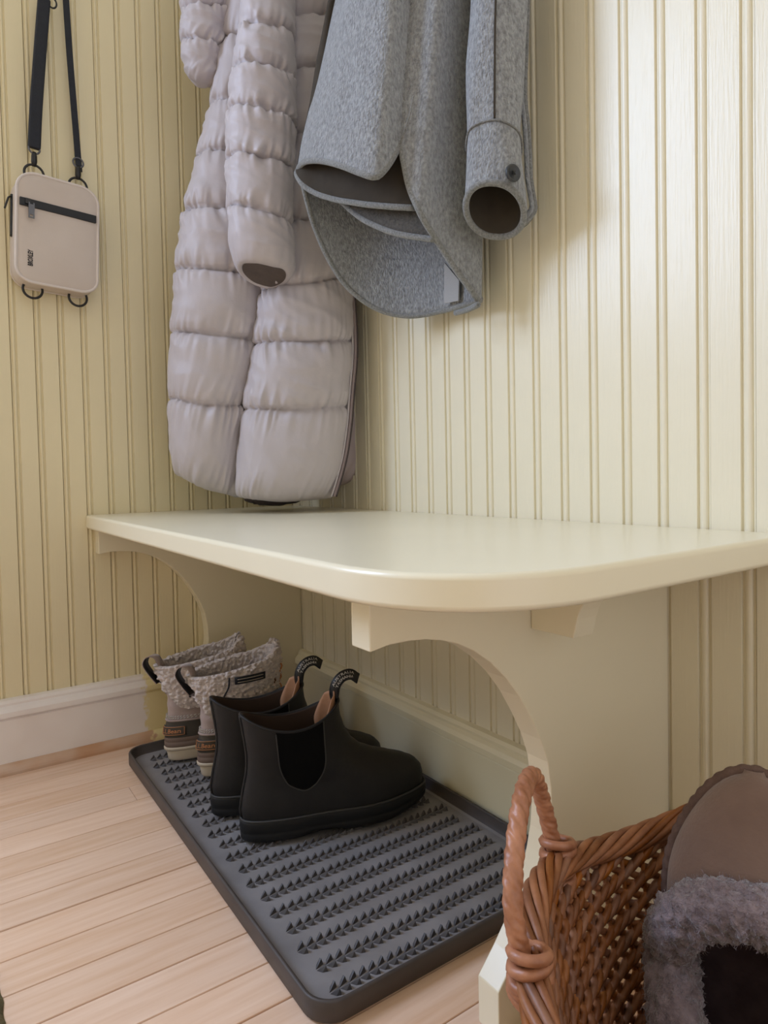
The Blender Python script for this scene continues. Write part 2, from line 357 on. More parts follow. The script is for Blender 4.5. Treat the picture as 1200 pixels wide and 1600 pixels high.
# ------------------------------------------------------------------ boot tray
TX0, TX1, TY0, TY1 = -.404, -.0235, -.846, -.090
tray = empty('boot_tray', (-.21, -.47, 0), 'dark grey rubber boot tray with raised rim and chevron studs under bench', 'boot tray')
def rrect(x0, x1, y0, y1, r, n=8):
    p = []
    for cx_, cy_, a0 in ((x1-r, y1-r, 0), (x0+r, y1-r, 90), (x0+r, y0+r, 180), (x1-r, y0+r, 270)):
        for k in range(n+1):
            a = math.radians(a0+90*k/n); p.append((cx_+r*math.cos(a), cy_+r*math.sin(a)))
    return p
def ringstack(levels):
    v = []; n = None
    for (ins, r, z) in levels:
        p = rrect(TX0+ins, TX1-ins, TY0+ins, TY1-ins, r); n = len(p); v += [(x, y, z) for x, y in p]
    return v, grid_faces(len(levels), n, True), n
v, f, n = ringstack([(.003, .03, .0004), (0, .032, .003), (0, .032, .022), (.001, .031, .024), (.004, .028, .024), (.005, .027, .022), (.006, .026, .011), (.010, .024, .0075)])
mk('rim', v, f+[tuple(range(n))], M['rubber_rim'], tray)
v, f, n = ringstack([(.0095, .024, .0078), (.014, .021, .0062)])
mk('tray_floor', v, f+[tuple(range(n, 2*n))], M['rubber'], tray, False)
# studs: upper leaf and lower leaf of each chevron
def stud_geo(s):
    L, W_, H = .0118, .0062, .0060
    v = [(0, 0, 0), (L*.55, s*W_*.95, 0), (L, s*W_*.75, 0), (L*.85, s*W_*.1, 0), (L*.72, s*W_*.55, H), (L*.9, s*W_*.45, H*.95)]
    v = [(0, s*.0006, 0), (L*.35, s*.0070, 0), (L*.80, s*.0090, 0), (L*.9, s*.0032, 0), (L*.72, s*.0070, H), (L*.78, s*.0046, H)]
    f = [(0, 1, 4), (1, 2, 4), (2, 3, 5, 4), (3, 0, 5), (0, 4, 5), (0, 3, 2, 1)]
    return v, f
studs = []
for r in range(20):
    y = -.812+.0358*r
    for c in range(29):
        x = -.374+.0117*c+(0.004 if r % 2 else 0)
        if x > TX1-.032: continue
        for s in (-1, 1): studs.append((x, y, s))
cov = lambda x, y: (-.36 < x < -.06 and -.56+(-.06-x)*.0 < y < -.36) or (x > -.36 and -.32 < y < -.12)
studs.sort(key=lambda t: (cov(t[0], t[1]) and 1 or 0, t[1]+.6*t[0]*0))
proto = {}
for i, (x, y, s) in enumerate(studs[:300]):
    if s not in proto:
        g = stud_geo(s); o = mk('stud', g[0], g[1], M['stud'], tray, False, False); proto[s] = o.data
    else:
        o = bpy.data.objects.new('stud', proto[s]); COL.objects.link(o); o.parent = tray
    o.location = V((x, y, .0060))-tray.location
gs = []
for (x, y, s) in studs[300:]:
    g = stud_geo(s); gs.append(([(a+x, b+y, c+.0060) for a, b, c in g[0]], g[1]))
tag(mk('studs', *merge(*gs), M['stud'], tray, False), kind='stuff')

# ------------------------------------------------------------------ black chelsea boots
def foot_outline(xb, xf, wd, n, z, toe=.62, side=0):
    """closed outline, heel at xb, toe at xf, max half width wd"""
    pts = []; L = xf-xb
    for k in range(n):
        a = 2*math.pi*k/n; c = math.cos(a); s = math.sin(a)
        t = .5+.5*c                                             # 0 heel .. 1 toe
        x = xb+L*(t if L < .2 else t)
        prof = abs(s)**.78
        widen = .80+.24*math.exp(-((t-.70)/.24)**2)-.05*math.exp(-((t-.42)/.12)**2) if L > .2 else 1.0
        pts.append(V((x, (1 if s >= 0 else -1)*wd*prof*widen, z)))
    return pts
class Upper:
    """levels: (z, xback, xfront, halfwidth, blend) ; point(a, z) with a in 0..2pi, a=0 toe side"""
    def __init__(s, lv, lift): s.lv = lv; s.lift = lift
    def pt(s, a, z, off=0):
        xb, xf, wd, fo = interp(s.lv, z)
        c = math.cos(a); si = math.sin(a); t = .5+.5*c
        widen = .80+.24*math.exp(-((t-.70)/.24)**2)-.05*math.exp(-((t-.42)/.12)**2)
        pr = (abs(si)**.80)*widen*fo+abs(si)**.9*(1-fo)
        x = xb+(xf-xb)*t; y = math.copysign(wd*pr, si)
        z0 = s.lv[0][0]; z1 = s.lv[-1][0]; h = (z-z0)/(z1-z0)
        zz = z+s.lift(c)*h**3
        p = V((x, y, zz))
        if off:
            q = V((c*(xf-xb)/2, math.copysign(abs(si)**.8*wd, si), 0)).normalized(); p = p+q*off
        return p
def loft_upper(u, zs, n=48, inner=None):
    v = []
    for z in zs: v += [u.pt(2*math.pi*k/n, z) for k in range(n)]
    f = grid_faces(len(zs), n, True)
    return v, f
def linspace(a, b, n): return [a+(b-a)*k/(n-1) for k in range(n)]
def chelsea(loc, rz, label, mirror=1):
    t = empty('chelsea_boot', loc, label, 'boot', rz, 'black ankle boots on the tray'); t.scale = (1, 1, 1.07)
    K = dict(parent=t, world=False)
    # sole
    n = 48; v = []
    for z, g in ((0, -.002), (.002, 0), (.010, .0005), (.0115, -.0005), (.013, .001), (.024, .001), (.0265, 0), (.028, -.004)):
        ring = foot_outline(-.004-g, .286+g, .0490+g, n, z)
        for p in ring:
            if p.x > .2 and z < .02: p.z += .010*((p.x-.2)/.086)**2*(1-z/.03)
            if .085 < p.x < .135 and z < .006: p.z += .004
        v += ring
    f = grid_faces(8, n, True)+[tuple(range(n)), tuple(range(7*n, 8*n))]
    so = mk('sole', v, f, M['boot_sole'], **K)
    p = [V((a.x, a.y, .0275)) for a in foot_outline(-.003, .285, .0485, 72, 0)]
    mk('welt', *tube(p, .0016, 6, True), M['boot_seam'], so, world=False)
    lv = [(.026, -.001, .281, .0465, 1), (.040, -.003, .282, .0465, 1), (.052, -.001, .279, .0460, 1), (.062, .001, .270, .0445, 1), (.070, .003, .253, .0425, .95), (.078, .005, .228, .0405, .85), (.087, .007, .200, .0385, .7), (.097, .008, .178, .037, .5), (.110, .008, .163, .0365, .25), (.125, .006, .153, .0365, .1), (.142, .003, .147, .037, 0), (.158, .000, .145, .0375, 0)]
    u = Upper(lv, lambda c: .022*c*c*(1.1 if c > 0 else 1)-.014)
    g = loft_upper(u, linspace(.026, .158, 46), 56)
    up = mk('upper', g[0], g[1], M['leather'], **K)
    up.data.materials.append(M['boot_in'])
    so_ = up.modifiers.new('thick', 'SOLIDIFY'); so_.thickness = .0035; so_.offset = -1; so_.material_offset = 1
    # insole to close it
    # elastic gussets both sides with a pale seam
    for s in (1, -1):
        rows = 22; cols = 16; v = []; edge = []
        def ang(x, z):
            xb, xf, wd, fo = interp(u.lv, z); c = max(-1, min(1, 2*(x-xb)/(xf-xb)-1)); return (s*math.acos(c)) % (2*math.pi)
        for i in range(rows):
            q = i/(rows-1); z = .062+(.1575-.062)*q
            hx = .0335*math.sqrt(max(0, 1-(1-min(1, q/.5))**2.3))*(.90+.10*q)+.0006; xc_ = .083-.006*q
            for j in range(cols): v.append(u.pt(ang(xc_+hx*(2*j/(cols-1)-1), z), z, .0012))
            edge.append((z, xc_, hx))
        mk('elastic_gusset', v, grid_faces(rows, cols), M['elastic'], **K)
        path = [u.pt(ang(x+h, z), z, .0016) for z, x, h in reversed(edge)]+[u.pt(ang(x-h, z), z, .0016) for z, x, h in edge]
        mk('seam', *tube(spline(path[::2], 60), .0009, 5), M['boot_seam'], **K)
    # back seam
    mk('back_strip', *tube([u.pt(math.pi, z, .0006) for z in linspace(.03, .157, 24)], .0022, 6), M['leather'], **K)
    mk('collar', *tube([u.pt(2*math.pi*k/72, .158) for k in range(72)], .0021, 6, True), M['leather'], **K)
    # tan lining of the front tab and a curled black pull tab with print
    rows, cols = 10, 12; v = []
    for i in range(rows):
        q = i/(rows-1); z = .128+.030*q+.006*q
        for j in range(cols):
            a = (2*j/(cols-1)-1)*.95*(1-.45*q**2); p = u.pt(a % (2*math.pi), min(z, .158), -.0052); p.z += max(0, z-.158)+ .004*q; v.append(p)
    o = mk('tab_lining', v, grid_faces(rows, cols), M['tan'], **K); m = o.modifiers.new('thick', 'SOLIDIFY'); m.thickness = .0015
    b = u.pt(0, .158)
    pth = spline([b+V((-.004, 0, -.012)), b+V((-.005, 0, .004)), b+V((-.002, 0, .018)), b+V((.008, 0, .028)), b+V((.022, 0, .030)), b+V((.034, 0, .022))], 24)
    v = []; WV = []
    for i, p in enumerate(pth):
        tg = (pth[min(23, i+1)]-pth[max(0, i-1)]).normalized(); k_ = min(1, i/7)
        wv = (V((-tg.z, 0, tg.x))*.85*k_+V((0, 1, 0))*(1-.45*k_)).normalized(); WV.append((wv, tg.cross(wv).normalized()))
        for s in (-1, 1): v.append(p+wv*s*.0078)
    tb = mk('pull_tab', v, grid_faces(24, 2), M['zip_black'], **K); m = tb.modifiers.new('thick', 'SOLIDIFY'); m.thickness = .0018; m.offset = 0
    for word, dy in (('TASMANIA', -.003), ('AUSTRALIA', .003)):
        tv, tf = text_geo(word, .0)
        vv = []
        for x, y in tv:
            q = (.62+x*.50)*23; i = max(0, min(22, int(q))); fr = q-i; p = pth[i].lerp(pth[i+1], fr); wv, nm = WV[i]
            vv.append(p-nm*.0012*(1 if nm.y > 0 else -1)+wv*(dy+y*.0038))
        mk('lettering', vv, tf, M['white_thread'], tb, False, False)
        vv2 = [p for p in vv]
    return t
TRAYZ = .0122
chelsea((-.336, -.497, TRAYZ), -.20, 'black leather pull-on ankle boot nearest the front of the tray')
chelsea((-.345, -.402, TRAYZ), -.16, 'black leather pull-on ankle boot between the fleece boot and the other black boot')

# ------------------------------------------------------------------ fleece-lined winter boots
def bumpy(p, sc, amp):
    d = noise.voronoi(p*sc)[0]; return amp*(.55-min(1, d[0]))+amp*.35*noise.noise(p*sc*2.3)
def snow_boot(loc, rz, label, lean=0):
    t = empty('winter_boot', loc, label, 'boot', rz, 'fleece lined winter boots on the tray'); t.scale = (.95, .84, .885)
    K = dict(parent=t, world=False); n = 48
    def slab(name, levels, m, par=None):
        v = []
        for z, g in levels:
            ring = foot_outline(-.002-g, .272+g, .0470+g, n, z); v += ring
        return mk(name, v, grid_faces(len(levels), n, True)+[tuple(range(n)), tuple(range((len(levels)-1)*n, len(levels)*n))], m, par or t, world=False)
    slab('outsole', ((0, -.006), (.003, -.004), (.020, -.002), (.022, -.003)), M['sole_cream'])
    slab('sole_lip', ((.0215, 0), (.0235, .003), (.0275, .003), (.029, .001)), M['sole_cream'])
    slab('rand', ((.0285, .001), (.031, .002), (.038, .002), (.0395, .0005), (.041, .0015), (.048, .001), (.049, 0)), M['midsole'])
    lvl = [(.047, -.003, .272, .0475, 1), (.060, -.003, .270, .047, 1), (.070, -.001, .262, .0455, 1), (.080, .001, .24, .0435, .9), (.092, .003, .205, .041, .7), (.106, .004, .172, .039, .4), (.12, .004, .155, .039, .2), (.14, .001, .148, .0405, 0), (.165, -.004, .146, .0435, 0), (.19, -.008, .148, .047, 0), (.215, -.012, .15, .05, 0)]
    u = Upper(lvl, lambda c: 0)
    g = loft_upper(u, linspace(.047, .083, 14), 48)
    rub = mk('rubber_heel', g[0], g[1], M['olive'], **K)
    m = rub.modifiers.new('thick', 'SOLIDIFY'); m.thickness = .002
    # suede shaft with creases
    zs = linspace(.081, .175, 40); v = []
    for z in zs:
        for k in range(48):
            a = 2*math.pi*k/48; p = u.pt(a, z)
            w_ = math.sin((z*1+.012*math.sin(a*2+1))*170)*.0016*math.exp(-((z-.125)/.03)**2)+.0015*noise.noise(p*35)
            q = V((math.cos(a), math.sin(a), 0)); v.append(p+q*(w_-.0012))
    mk('suede_upper', v, grid_faces(40, 48, True), M['suede'], **K)
    # stitch rows over the rubber
    for dz in (0, .004):
        gsx = []
        for k in range(30):
            a = math.pi+(k-14.5)*.085
            p = u.pt(a, .0875+dz, .0012); p2 = u.pt(a+.05, .0895+dz, .0012)
            gsx.append(tube([p, p2], .0009, 5))
        mk('stitching', *merge(*gsx), M['white_thread'], **K)
    mk('welt_band', *tube([u.pt(math.pi+(k-20)*.07, .0835, .0005) for k in range(41)], .0022, 6), M['suede'], **K)
    # heel patch with lettering
    def heel(aw, z, off): return u.pt(math.pi+aw+.34, z, off)
    rows, cols = 6, 14
    pv = [heel(-.42+.84*j/(cols-1), .0535+.0195*i/(rows-1), .0022) for i in range(rows) for j in range(cols)]
    pa = mk('heel_label', pv, grid_faces(rows, cols), M['olive'], **K); m = pa.modifiers.new('thick', 'SOLIDIFY'); m.thickness = .0016
    fr = [heel(-.38, .0555, .0032), heel(0, .0555, .0032), heel(.38, .0555, .0032), heel(.38, .071, .0032), heel(0, .071, .0032), heel(-.38, .071, .0032)]
    bp = [heel(-.38+.76*k/10, .0555, .0032) for k in range(11)]+[heel(.38-.76*k/10, .071, .0032) for k in range(11)]
    mk('label_border', *tube(bp, .0006, 5, True), M['orange_thread'], pa, world=False)
    tv, tf = text_geo('L.L.Bean', .01)
    mk('lettering', [heel(x*.62, .0632+y*.0085, .0034) for x, y in tv], tf, M['orange_thread'], pa, False, False)
    # fleece shaft: folded sherpa collar, deeper at the sides
    nA, nZ = 230, 95; v = []
    for i in range(nZ):
        q = i/(nZ-1)
        for k in range(nA):
            a = 2*math.pi*k/nA; c = math.cos(a)
            low = .108+.074*max(0, -c)**8 + (.010*max(0, c))           # hangs low at the side, high at the heel
            topz = .206+.012*c + (.012 if c > .55 else 0)*(c-.55)/.45
            if q < .72:
                z = low+(topz-low)*(q/.72); off = .006+.004*math.sin(math.pi*q/.72)
                p = u.pt(a, min(z, .215), off); p.z = z
            else:
                r = (q-.72)/.28; ang = math.pi*min(1, r/.35)
                if r < .35:
                    p = u.pt(a, .212, .0055*math.cos(ang)-.0005); p.z = topz+.0055*math.sin(ang)
                else:
                    p = u.pt(a, .212, -.006-.004*(r-.35)); p.z = topz-(r-.35)/.65*.05
            d = bumpy(p+V(loc), 125, .0095)
            q2 = V((c, math.sin(a), .3 if .6 < q < .85 else 0))*(1 if q < .8 else -1)
            v.append(p+q2*d)
    mk('fleece_collar', v, grid_faces(nZ, nA, True), M['fleece'], **K)
    # tongue of fleece rising at the front, printed mark
    nu, nv = 40, 50; v = []
    for i in range(nv):
        q = i/(nv-1)
        for j in range(nu):
            s = 2*j/(nu-1)-1; wd = .030*(1-.25*q)*math.sqrt(max(0.02, 1-max(0, (q-.75)/.25)**2*.9))
            p = V((.136+.016*q-.010*s*s, s*wd, .15+.090*q)); p.x += bumpy(p+V(loc), 125, .0070); v.append(p)
    to = mk('tongue', v, grid_faces(nv, nu), M['fleece'], **K); m = to.modifiers.new('thick', 'SOLIDIFY'); m.thickness = .008; m.offset = 1
    mk('tongue_mark', *merge(*[tube([V((.1455, a, b)), V((.1455, c, d))], .001, 5) for a, b, c, d in ((-.008, .214, -.002, .222), (-.002, .222, .006, .214), (.006, .214, -.006, .209), (-.006, .209, -.008, .214), (0, .212, .008, .220))]), M['black_web'], to, world=False)
    # rust leather lace guard and lace at the front
    v = [u.pt((-.75+1.5*j/11) % (2*math.pi), .105+.085*i/9, .0085) for i in range(10) for j in range(12)]
    mk('lace_guard', v, grid_faces(10, 12), M['rust'], **K)
    for s in (-1, 1): mk('lace', *tube([u.pt(s*.45 % (2*math.pi), z, .012+.002*math.sin(z*300)) for z in linspace(.11, .20, 20)], .0016, 6), M['rust_lace'], **K)
    # pull loop at the heel
    b = u.pt(math.pi, .185)
    pth = spline([b+V((-.004, 0, -.022)), b+V((-.018, 0, .000)), b+V((-.028, 0, .022)), b+V((-.021, 0, .036)), b+V((-.006, 0, .033)), b+V((.004, 0, .010))], 24)
    v = [p+V((.62, .78, 0))*s*.0105 for p in pth for s in (-1, 1)]
    o = mk('pull_loop', v, grid_faces(24, 2), M['suede'], **K); o.data.materials.append(M['zip_black'])
    m = o.modifiers.new('thick', 'SOLIDIFY'); m.thickness = .0016; m.material_offset = 1
    # webbing label and cord on the side
    v = [u.pt((-1.75+.62*j/11) % (2*math.pi), .183+.014*i/3, .0135) for i in range(4) for j in range(12)]
    o = mk('side_label', v, grid_faces(4, 12), M['black_web'], **K); m = o.modifiers.new('thick', 'SOLIDIFY'); m.thickness = .002
    for zz in (.187, .193): mk('label_stripe', *tube([u.pt((-1.7+.5*j/11) % (2*math.pi), zz, .0150) for j in range(12)], .0006, 4), M['sole_cream'], o, world=False)
    mk('cord', *tube(spline([u.pt(-1.85 % 6.283, .198, .012), u.pt(-1.87 % 6.283, .18, .0145), u.pt(-1.95 % 6.283, .165, .015), u.pt(-2.05 % 6.283, .150, .014), u.pt(-2.0 % 6.283, .135, .012)], 30), .0016, 6), M['black_web'], **K)
    return t
snow_boot((-.347, -.162, TRAYZ), -.05, 'taupe winter boot with fleece collar, rearmost boot next to the left wall')
snow_boot((-.320, -.264, TRAYZ), -.05, 'taupe winter boot with fleece collar standing right beside the black boots')

# ------------------------------------------------------------------ wicker basket
BC = V((-.270, -1.252, 0)); BR = .188
basket = empty('wicker_basket', BC, 'brown woven wicker basket with wrapped handle beside the bench end panel', 'basket')
A0 = math.atan2(.162, -.125)               # direction of the handle
def rimz(a):
    d = (a-A0+math.pi) % (2*math.pi)-math.pi
    return .232+.014*math.cos(4*d+.3)+.012*math.sin(d*-1)*(1 if d < 0 else .3)
def brad(q): return BR*(.80+.20*q**.8)
NS = 56; ROWS = 58
for k in range(NS):
    a = 2*math.pi*k/NS
    pts = [V((math.cos(a)*brad(q), math.sin(a)*brad(q), .006+(rimz(a)-.006)*q)) for q in linspace(0, 1, 9)]
    mk('stake', *tube(pts, .0019, 5), M['wicker'], basket, world=False)
NSEG = NS*5
for r in range(ROWS):
    q = (r+.5)/ROWS
    pts = []
    for i in range(NSEG):
        a = 2*math.pi*i/NSEG
        ph = NS*a/2+math.pi*r*.5
        rr = brad(q)+.0030*math.sin(ph)
        zz = .006+(rimz(a)-.006)*q+.0012*math.sin(a*7+r*1.7)-.0052*math.cos(ph)
        pts.append(V((math.cos(a)*rr, math.sin(a)*rr, zz)))
    mk('weaver', *tube(pts, .0030, 6, True), M['wicker'], basket, world=False)
mk('basket_base', *extrude_poly([(math.cos(2*math.pi*k/40)*brad(0), math.sin(2*math.pi*k/40)*brad(0)) for k in range(40)], 2, .001, .008), M['wicker'], basket, False, False)
# braided border of several strands
for s in range(8):
    pts = []
    for i in range(420):
        a = 2*math.pi*i/420; ph = 8*a+2*math.pi*s/8
        rr = brad(1)+.0075*math.cos(ph)+.002; zz = rimz(a)+.0065*math.sin(ph)+.003
        pts.append(V((math.cos(a)*rr, math.sin(a)*rr, zz)))
    mk('rim_braid', *tube(pts, .0029, 7, True), M['wicker'], basket, world=False)
# wrapped handle
b1 = V((math.cos(A0-.41), math.sin(A0-.41), 0))*BR*1.03; b2 = V((math.cos(A0+.20), math.sin(A0+.20), 0))*BR*1.01
on = V((math.cos(A0), math.sin(A0), 0))
b1.z = rimz(A0-.41)-.035; b2.z = rimz(A0+.20)-.035
hp = [b1, b1+V((0, 0, .035))+on*.003, b1+V((0, 0, .075))+on*.010+(b2-b1)*.03, b1.lerp(b2, .26)+V((0, 0, .112))+on*.014, b1.lerp(b2, .66)+V((0, 0, .112))+on*.014, b2+V((0, 0, .075))+on*.012-(b2-b1)*.04, b2+V((0, 0, .035))+on*.004, b2]
hpts = spline(hp, 420)
hv, hf = tube(hpts, .0051, 40, rf=lambda i, k: 1+.20*abs(math.sin(i*.19+k*2*math.pi/20))+.04*math.sin(i*.9+k*.6))
mk('handle', hv, hf, M['wicker_handle'], basket, world=False)
for bb, aa in ((b1, A0-.41), (b2, A0+.20)):
    for j in range(5):
        c = V((bb.x, bb.y, rimz(aa)-.008+.0055*j))+on*.002
        tl = .15*math.sin(j*2.1)
        pts = [c+V((math.cos(t)*.0105, math.sin(t)*.0105, .003*math.sin(t+j)+tl*.01)) for t in [2*math.pi*k/20 for k in range(20)]]
        mk('binding', *tube(pts, .0034, 6, True), M['wicker_handle'], basket, world=False)

# ------------------------------------------------------------------ slipper standing in the basket
def slipper():
    cen = CAM+ray(1178, 1206)*.478                         # toe tip
    hd = V((CAM.x-cen.x, CAM.y-cen.y, 0)).normalized()     # towards the viewer side of the basket
    le = .16
    ay = (-hd*math.sin(le)+V((0, 0, 1))*math.cos(le)); az = (hd*math.cos(le)+V((0, 0, 1))*math.sin(le)); ax = ay.cross(az)
    LEN = .290
    base = cen-ay*LEN
    t = empty('slipper', base, 'brown suede slipper with plum fleece cuff standing toe-up in the basket', 'slipper')
    t.rotation_mode = 'QUATERNION'; t.rotation_quaternion = Matrix((ax, ay, az)).transposed().to_quaternion()
    K = dict(parent=t, world=False)
    def hw(y):      # half width of the sole
        s = y/LEN
        b = .040+.017*math.exp(-((s-.68)/.25)**2)
        if s < .12: b *= math.sqrt(max(0, 1-((.12-s)/.12)**2))
        if s > .72: b *= math.sqrt(max(0, 1-((s-.72)/.28)**2.2))
        return b
    per = [V((hw(y), y, 0)) for y in [LEN*(.5-.5*math.cos(math.pi*k/60)) for k in range(61)]]
    per = per+[V((-p.x, p.y, 0)) for p in reversed(per[1:-1])]
    n = len(per); v = []
    for z, g in ((-.009, .97), (-.007, 1), (0, 1), (.002, .98)): v += [V((p.x*g, LEN/2+(p.y-LEN/2)*(1-(1-g)*.5), z)) for p in per]
    mk('sole', v, grid_faces(4, n, True)+[tuple(range(n)), tuple(range(3*n, 4*n))], M['sl_suede'], **K)
    pi = [V((p.x*.93, LEN/2+(p.y-LEN/2)*.97, .0035)) for p in per]
    mk('insole', pi, [tuple(range(n))], M['sl_in'], **K)
    mk('whipstitch', *tube(resample(per+[per[0]], 400, True), .0040, 10, True, rf=lambda i, k: 1+.28*abs(math.sin(i*.62+k*.2))), M['sl_stitch'], **K)
    # vamp dome over the toe half
    def dome(y, s, g=1.0):
        b = hw(min(y, LEN-.0008))*g; h = .052*math.sqrt(max(0, 1-((y-.165)/(LEN-.162))**2)) if y > .165 else .052
        h *= g
        a = math.pi*(s+1)/2
        return V((-b*math.cos(a), y, .002+h*math.sin(a)**.8))
    def yopen(s): return .160+.054*(1-abs(s)**2.2)                # arch of the opening
    rows, cols = 40, 48
    for nm, g, mt in (('vamp', 1, M['sl_suede']), ('vamp_lining', .93, M['sl_in'])):
        v = []
        for i in range(rows):
            q = i/(rows-1)
            for j in range(cols):
                s = 2*j/(cols-1)-1; y = yopen(s)+(LEN+.002-yopen(s))*q; p = dome(y, s, g); v.append(p+V((0, 0, .0012*noise.noise(p*40))))
        mk(nm, v, grid_faces(rows, cols), mt, **K)
    # side walls to the heel
    rows, cols = 12, 70
    for nm, g, mt in (('heel_wall', 1, M['sl_suede']), ('heel_lining', .93, M['sl_in'])):
        v = []; ys = [.152*(1-k/(cols//2-1))**1 for k in range(cols//2)]
        line = [(1, y) for y in ys]+[(-1, y) for y in reversed(ys)]
        for i in range(rows):
            q = i/(rows-1)
            for sg, y in line:
                yy = max(.0015, y); v.append(V((sg*hw(yy)*g*(1-.04*q), yy+ (.003 if g < 1 else 0), .002+.044*q)))
        mk(nm, v, grid_faces(rows, len(line)), mt, **K)
    # fleece cuff rolled along the opening
    path = []
    for k in range(30): path.append(V((-hw(max(.004, .150*k/30))*.97, max(.004, .150*k/30), .047)))
    for k in range(41):
        s = 2*k/40-1; y = yopen(s)
        p = dome(y, s*.86); path.append(p+V((0, 0, .002)))
    for k in range(30): y = max(.004, .150*(1-(k+1)/30)); path.append(V((hw(y)*.97, y, .047)))
    path = resample(spline(path[::3]+[path[-1]], 300), 330)
    rings = 40; base_v, ff = tube(path, .0175, rings)
    vv = []; 
    for i, p in enumerate(base_v):
        c = path[min(len(path)-1, i//rings)]; dn = (p-c).normalized()
        vv.append(p+dn*(bumpy(p, 150, .0070)+.0014*noise.noise(p*420)))
    cf = mk('fleece_cuff', vv, ff, M['sl_fleece'], **K)
    # loose fibres of the fleece
    rnd = random.Random(3); fv = []; fff = []
    for q in range(9000):
        i = rnd.randrange(len(vv)); p = vv[i]; c = path[min(len(path)-1, i//rings)]; d = (p-c).normalized()
        d = (d+V((rnd.uniform(-.9, .9), rnd.uniform(-.9, .9), rnd.uniform(-.9, .9)))).normalized(); L = rnd.uniform(.0015, .004)
        sdir = d.orthogonal().normalized()*.00022; o = len(fv)
        m_ = p+d*L*.6; e = m_+(d+V((rnd.uniform(-1, 1), rnd.uniform(-1, 1), rnd.uniform(-1, 1)))).normalized()*L*.5
        p0 = p-d*.001
        fv += [p0-sdir, p0+sdir, m_-sdir, m_+sdir, e]; fff += [(o, o+1, o+3, o+2), (o+2, o+3, o+4)]
    tag(mk('fleece_fibres', fv, fff, M['sl_fleece'], cf, True, False), kind='stuff')
slipper()

# ------------------------------------------------------------------ long quilted coat in the corner
def coat_frame(p0):
    n = V((CAM.x-p0.x, CAM.y-p0.y, 0)).normalized(); return n
PC = V((-.19, -.235, .8)); PN = coat_frame(PC); PW_ = V((0, 0, 1)).cross(PN).normalized()   # PW_ points to the right
if PW_.dot(RT) < 0: PW_ = -PW_
puffer = empty('puffer_coat', (PC.x, PC.y, .50), 'long taupe quilted puffer coat hanging in the corner above the bench', 'coat')
def quilt(name, rows, seams, depth, dn, m, par, nphi=220, per=30, bulge=.26, open_end=None, seed=0, pw=.85, pucker=.014, front=0, flat_back=1.0):
    """rows: (y, xleft, xright) pixel outline; seams: (yL, yR) at the two borders; a closed padded tube"""
    verts = []; R = 0
    ncell = len(seams)-1
    rowspec = []
    for c in range(ncell):
        for i in range(per if c < ncell-1 else per+1): rowspec.append((c, i/per))
    for (c, s) in rowspec:
        (yl0, yr0), (yl1, yr1) = seams[c], seams[c+1]
        b = max(0., 1-abs(2*s-1)**3.2)**.5
        ends = (c == 0 and s < .5) or (c == ncell-1 and s > .5 and not open_end)
        for k in range(nphi):
            a = 2*math.pi*k/nphi; ca = math.cos(a); sa = math.sin(a)
            t = .5+.5*ca
            sag = 5*math.sin(math.pi*t)+2.5*noise.noise(V((t*3, c*1.7+seed, 0)))
            y0 = yl0+(yr0-yl0)*t+sag; y1 = yl1+(yr1-yl1)*t+sag
            if open_end and c == ncell-1: y1 -= open_end*(sa)
            y = y0+(y1-y0)*s
            xl, xr = interp(rows, y)
            pl = hitp(xl, y, PC+PN*dn, PN); pr = hitp(xr, y, PC+PN*dn, PN)
            ctr = (pl+pr)/2; hw = (pr-pl).length/2
            dd = min(depth, hw*1.1)
            shr = 1-bulge*(1-b)
            if (c == ncell-1 and s > .5 and not open_end): shr = max(.05, math.sqrt(max(0, 1-((s-.5)/.5)**4)))*1.0
            x = math.copysign(abs(ca)**pw, ca)*(hw-.010*(1-b)*bulge/.3 if not (c == ncell-1 and s > .5 and not open_end) else hw*(.86+.14*shr))
            z = math.copysign(abs(sa)**pw, sa)*dd*shr*(1 if sa > 0 else flat_back)
            p = ctr+PW_*x+PN*z
            # puckers radiate from the seams
            ds = min(s, 1-s); near = math.exp(-(ds/.22)**1.3)
            arc = a*hw*22+c*3.1+seed
            r1 = 1-2.2*abs(noise.noise(V((arc*2.0+.9*ds, ds*1.1, seed+c*.7))))
            r2 = noise.noise(V((arc*5.0+1.7*ds, ds*1.6, seed+c*.7+9)))
            ga = .35+1.3*abs(noise.noise(V((arc*.35, seed, c*2.2))))
            pk = (r1*.55+r2*.75)*near*ga+.22*noise.noise(V((arc*.5, s*2.6, seed+c)))*b+.20*(1-2*abs(noise.noise(V((arc*.8+s*2.5, s*2.5, seed+c+5)))))*b
            if open_end and c == ncell-1: pk *= 1-s**3
            rad = (PW_*ca*.5+PN*sa).normalized()
            p = p+rad*pk*pucker
            verts.append(p)
    nr = len(rowspec); f = grid_faces(nr, nphi, True)
    if open_end:
        # turned-in cuff lining
        last = verts[-nphi:]; cen = sum(last, V((0, 0, 0)))/nphi
        for q, dz in ((.90, .003), (.82, .010)): verts += [cen+(p-cen)*q+V((0, 0, dz)) for p in last]
        f = grid_faces(nr+2, nphi, True)
        lin = []
        for q, dz in ((.91, .0022), (.80, .0050), (.62, .0065)): lin += [cen+(p-cen)*q+V((0, 0, dz)) for p in last]
        mk('cuff_lining', lin, grid_faces(3, nphi, True)+[tuple(range(2*nphi, 3*nphi))], M['puffer_in'], par)
    else: f.append(tuple(range((nr-1)*nphi, nr*nphi)))
    f.append(tuple(range(nphi)))
    return mk(name, verts, f, m, par)
LEFT = [(-230, 400, 470), (-100, 372, 470), (0, 352, 450), (100, 340, 440), (180, 326, 430), (257, 309, 420), (345, 287, 415), (435, 274, 422), (530, 268, 415), (632, 264, 395), (700, 266, 382), (750, 276, 376), (775, 290, 374)]
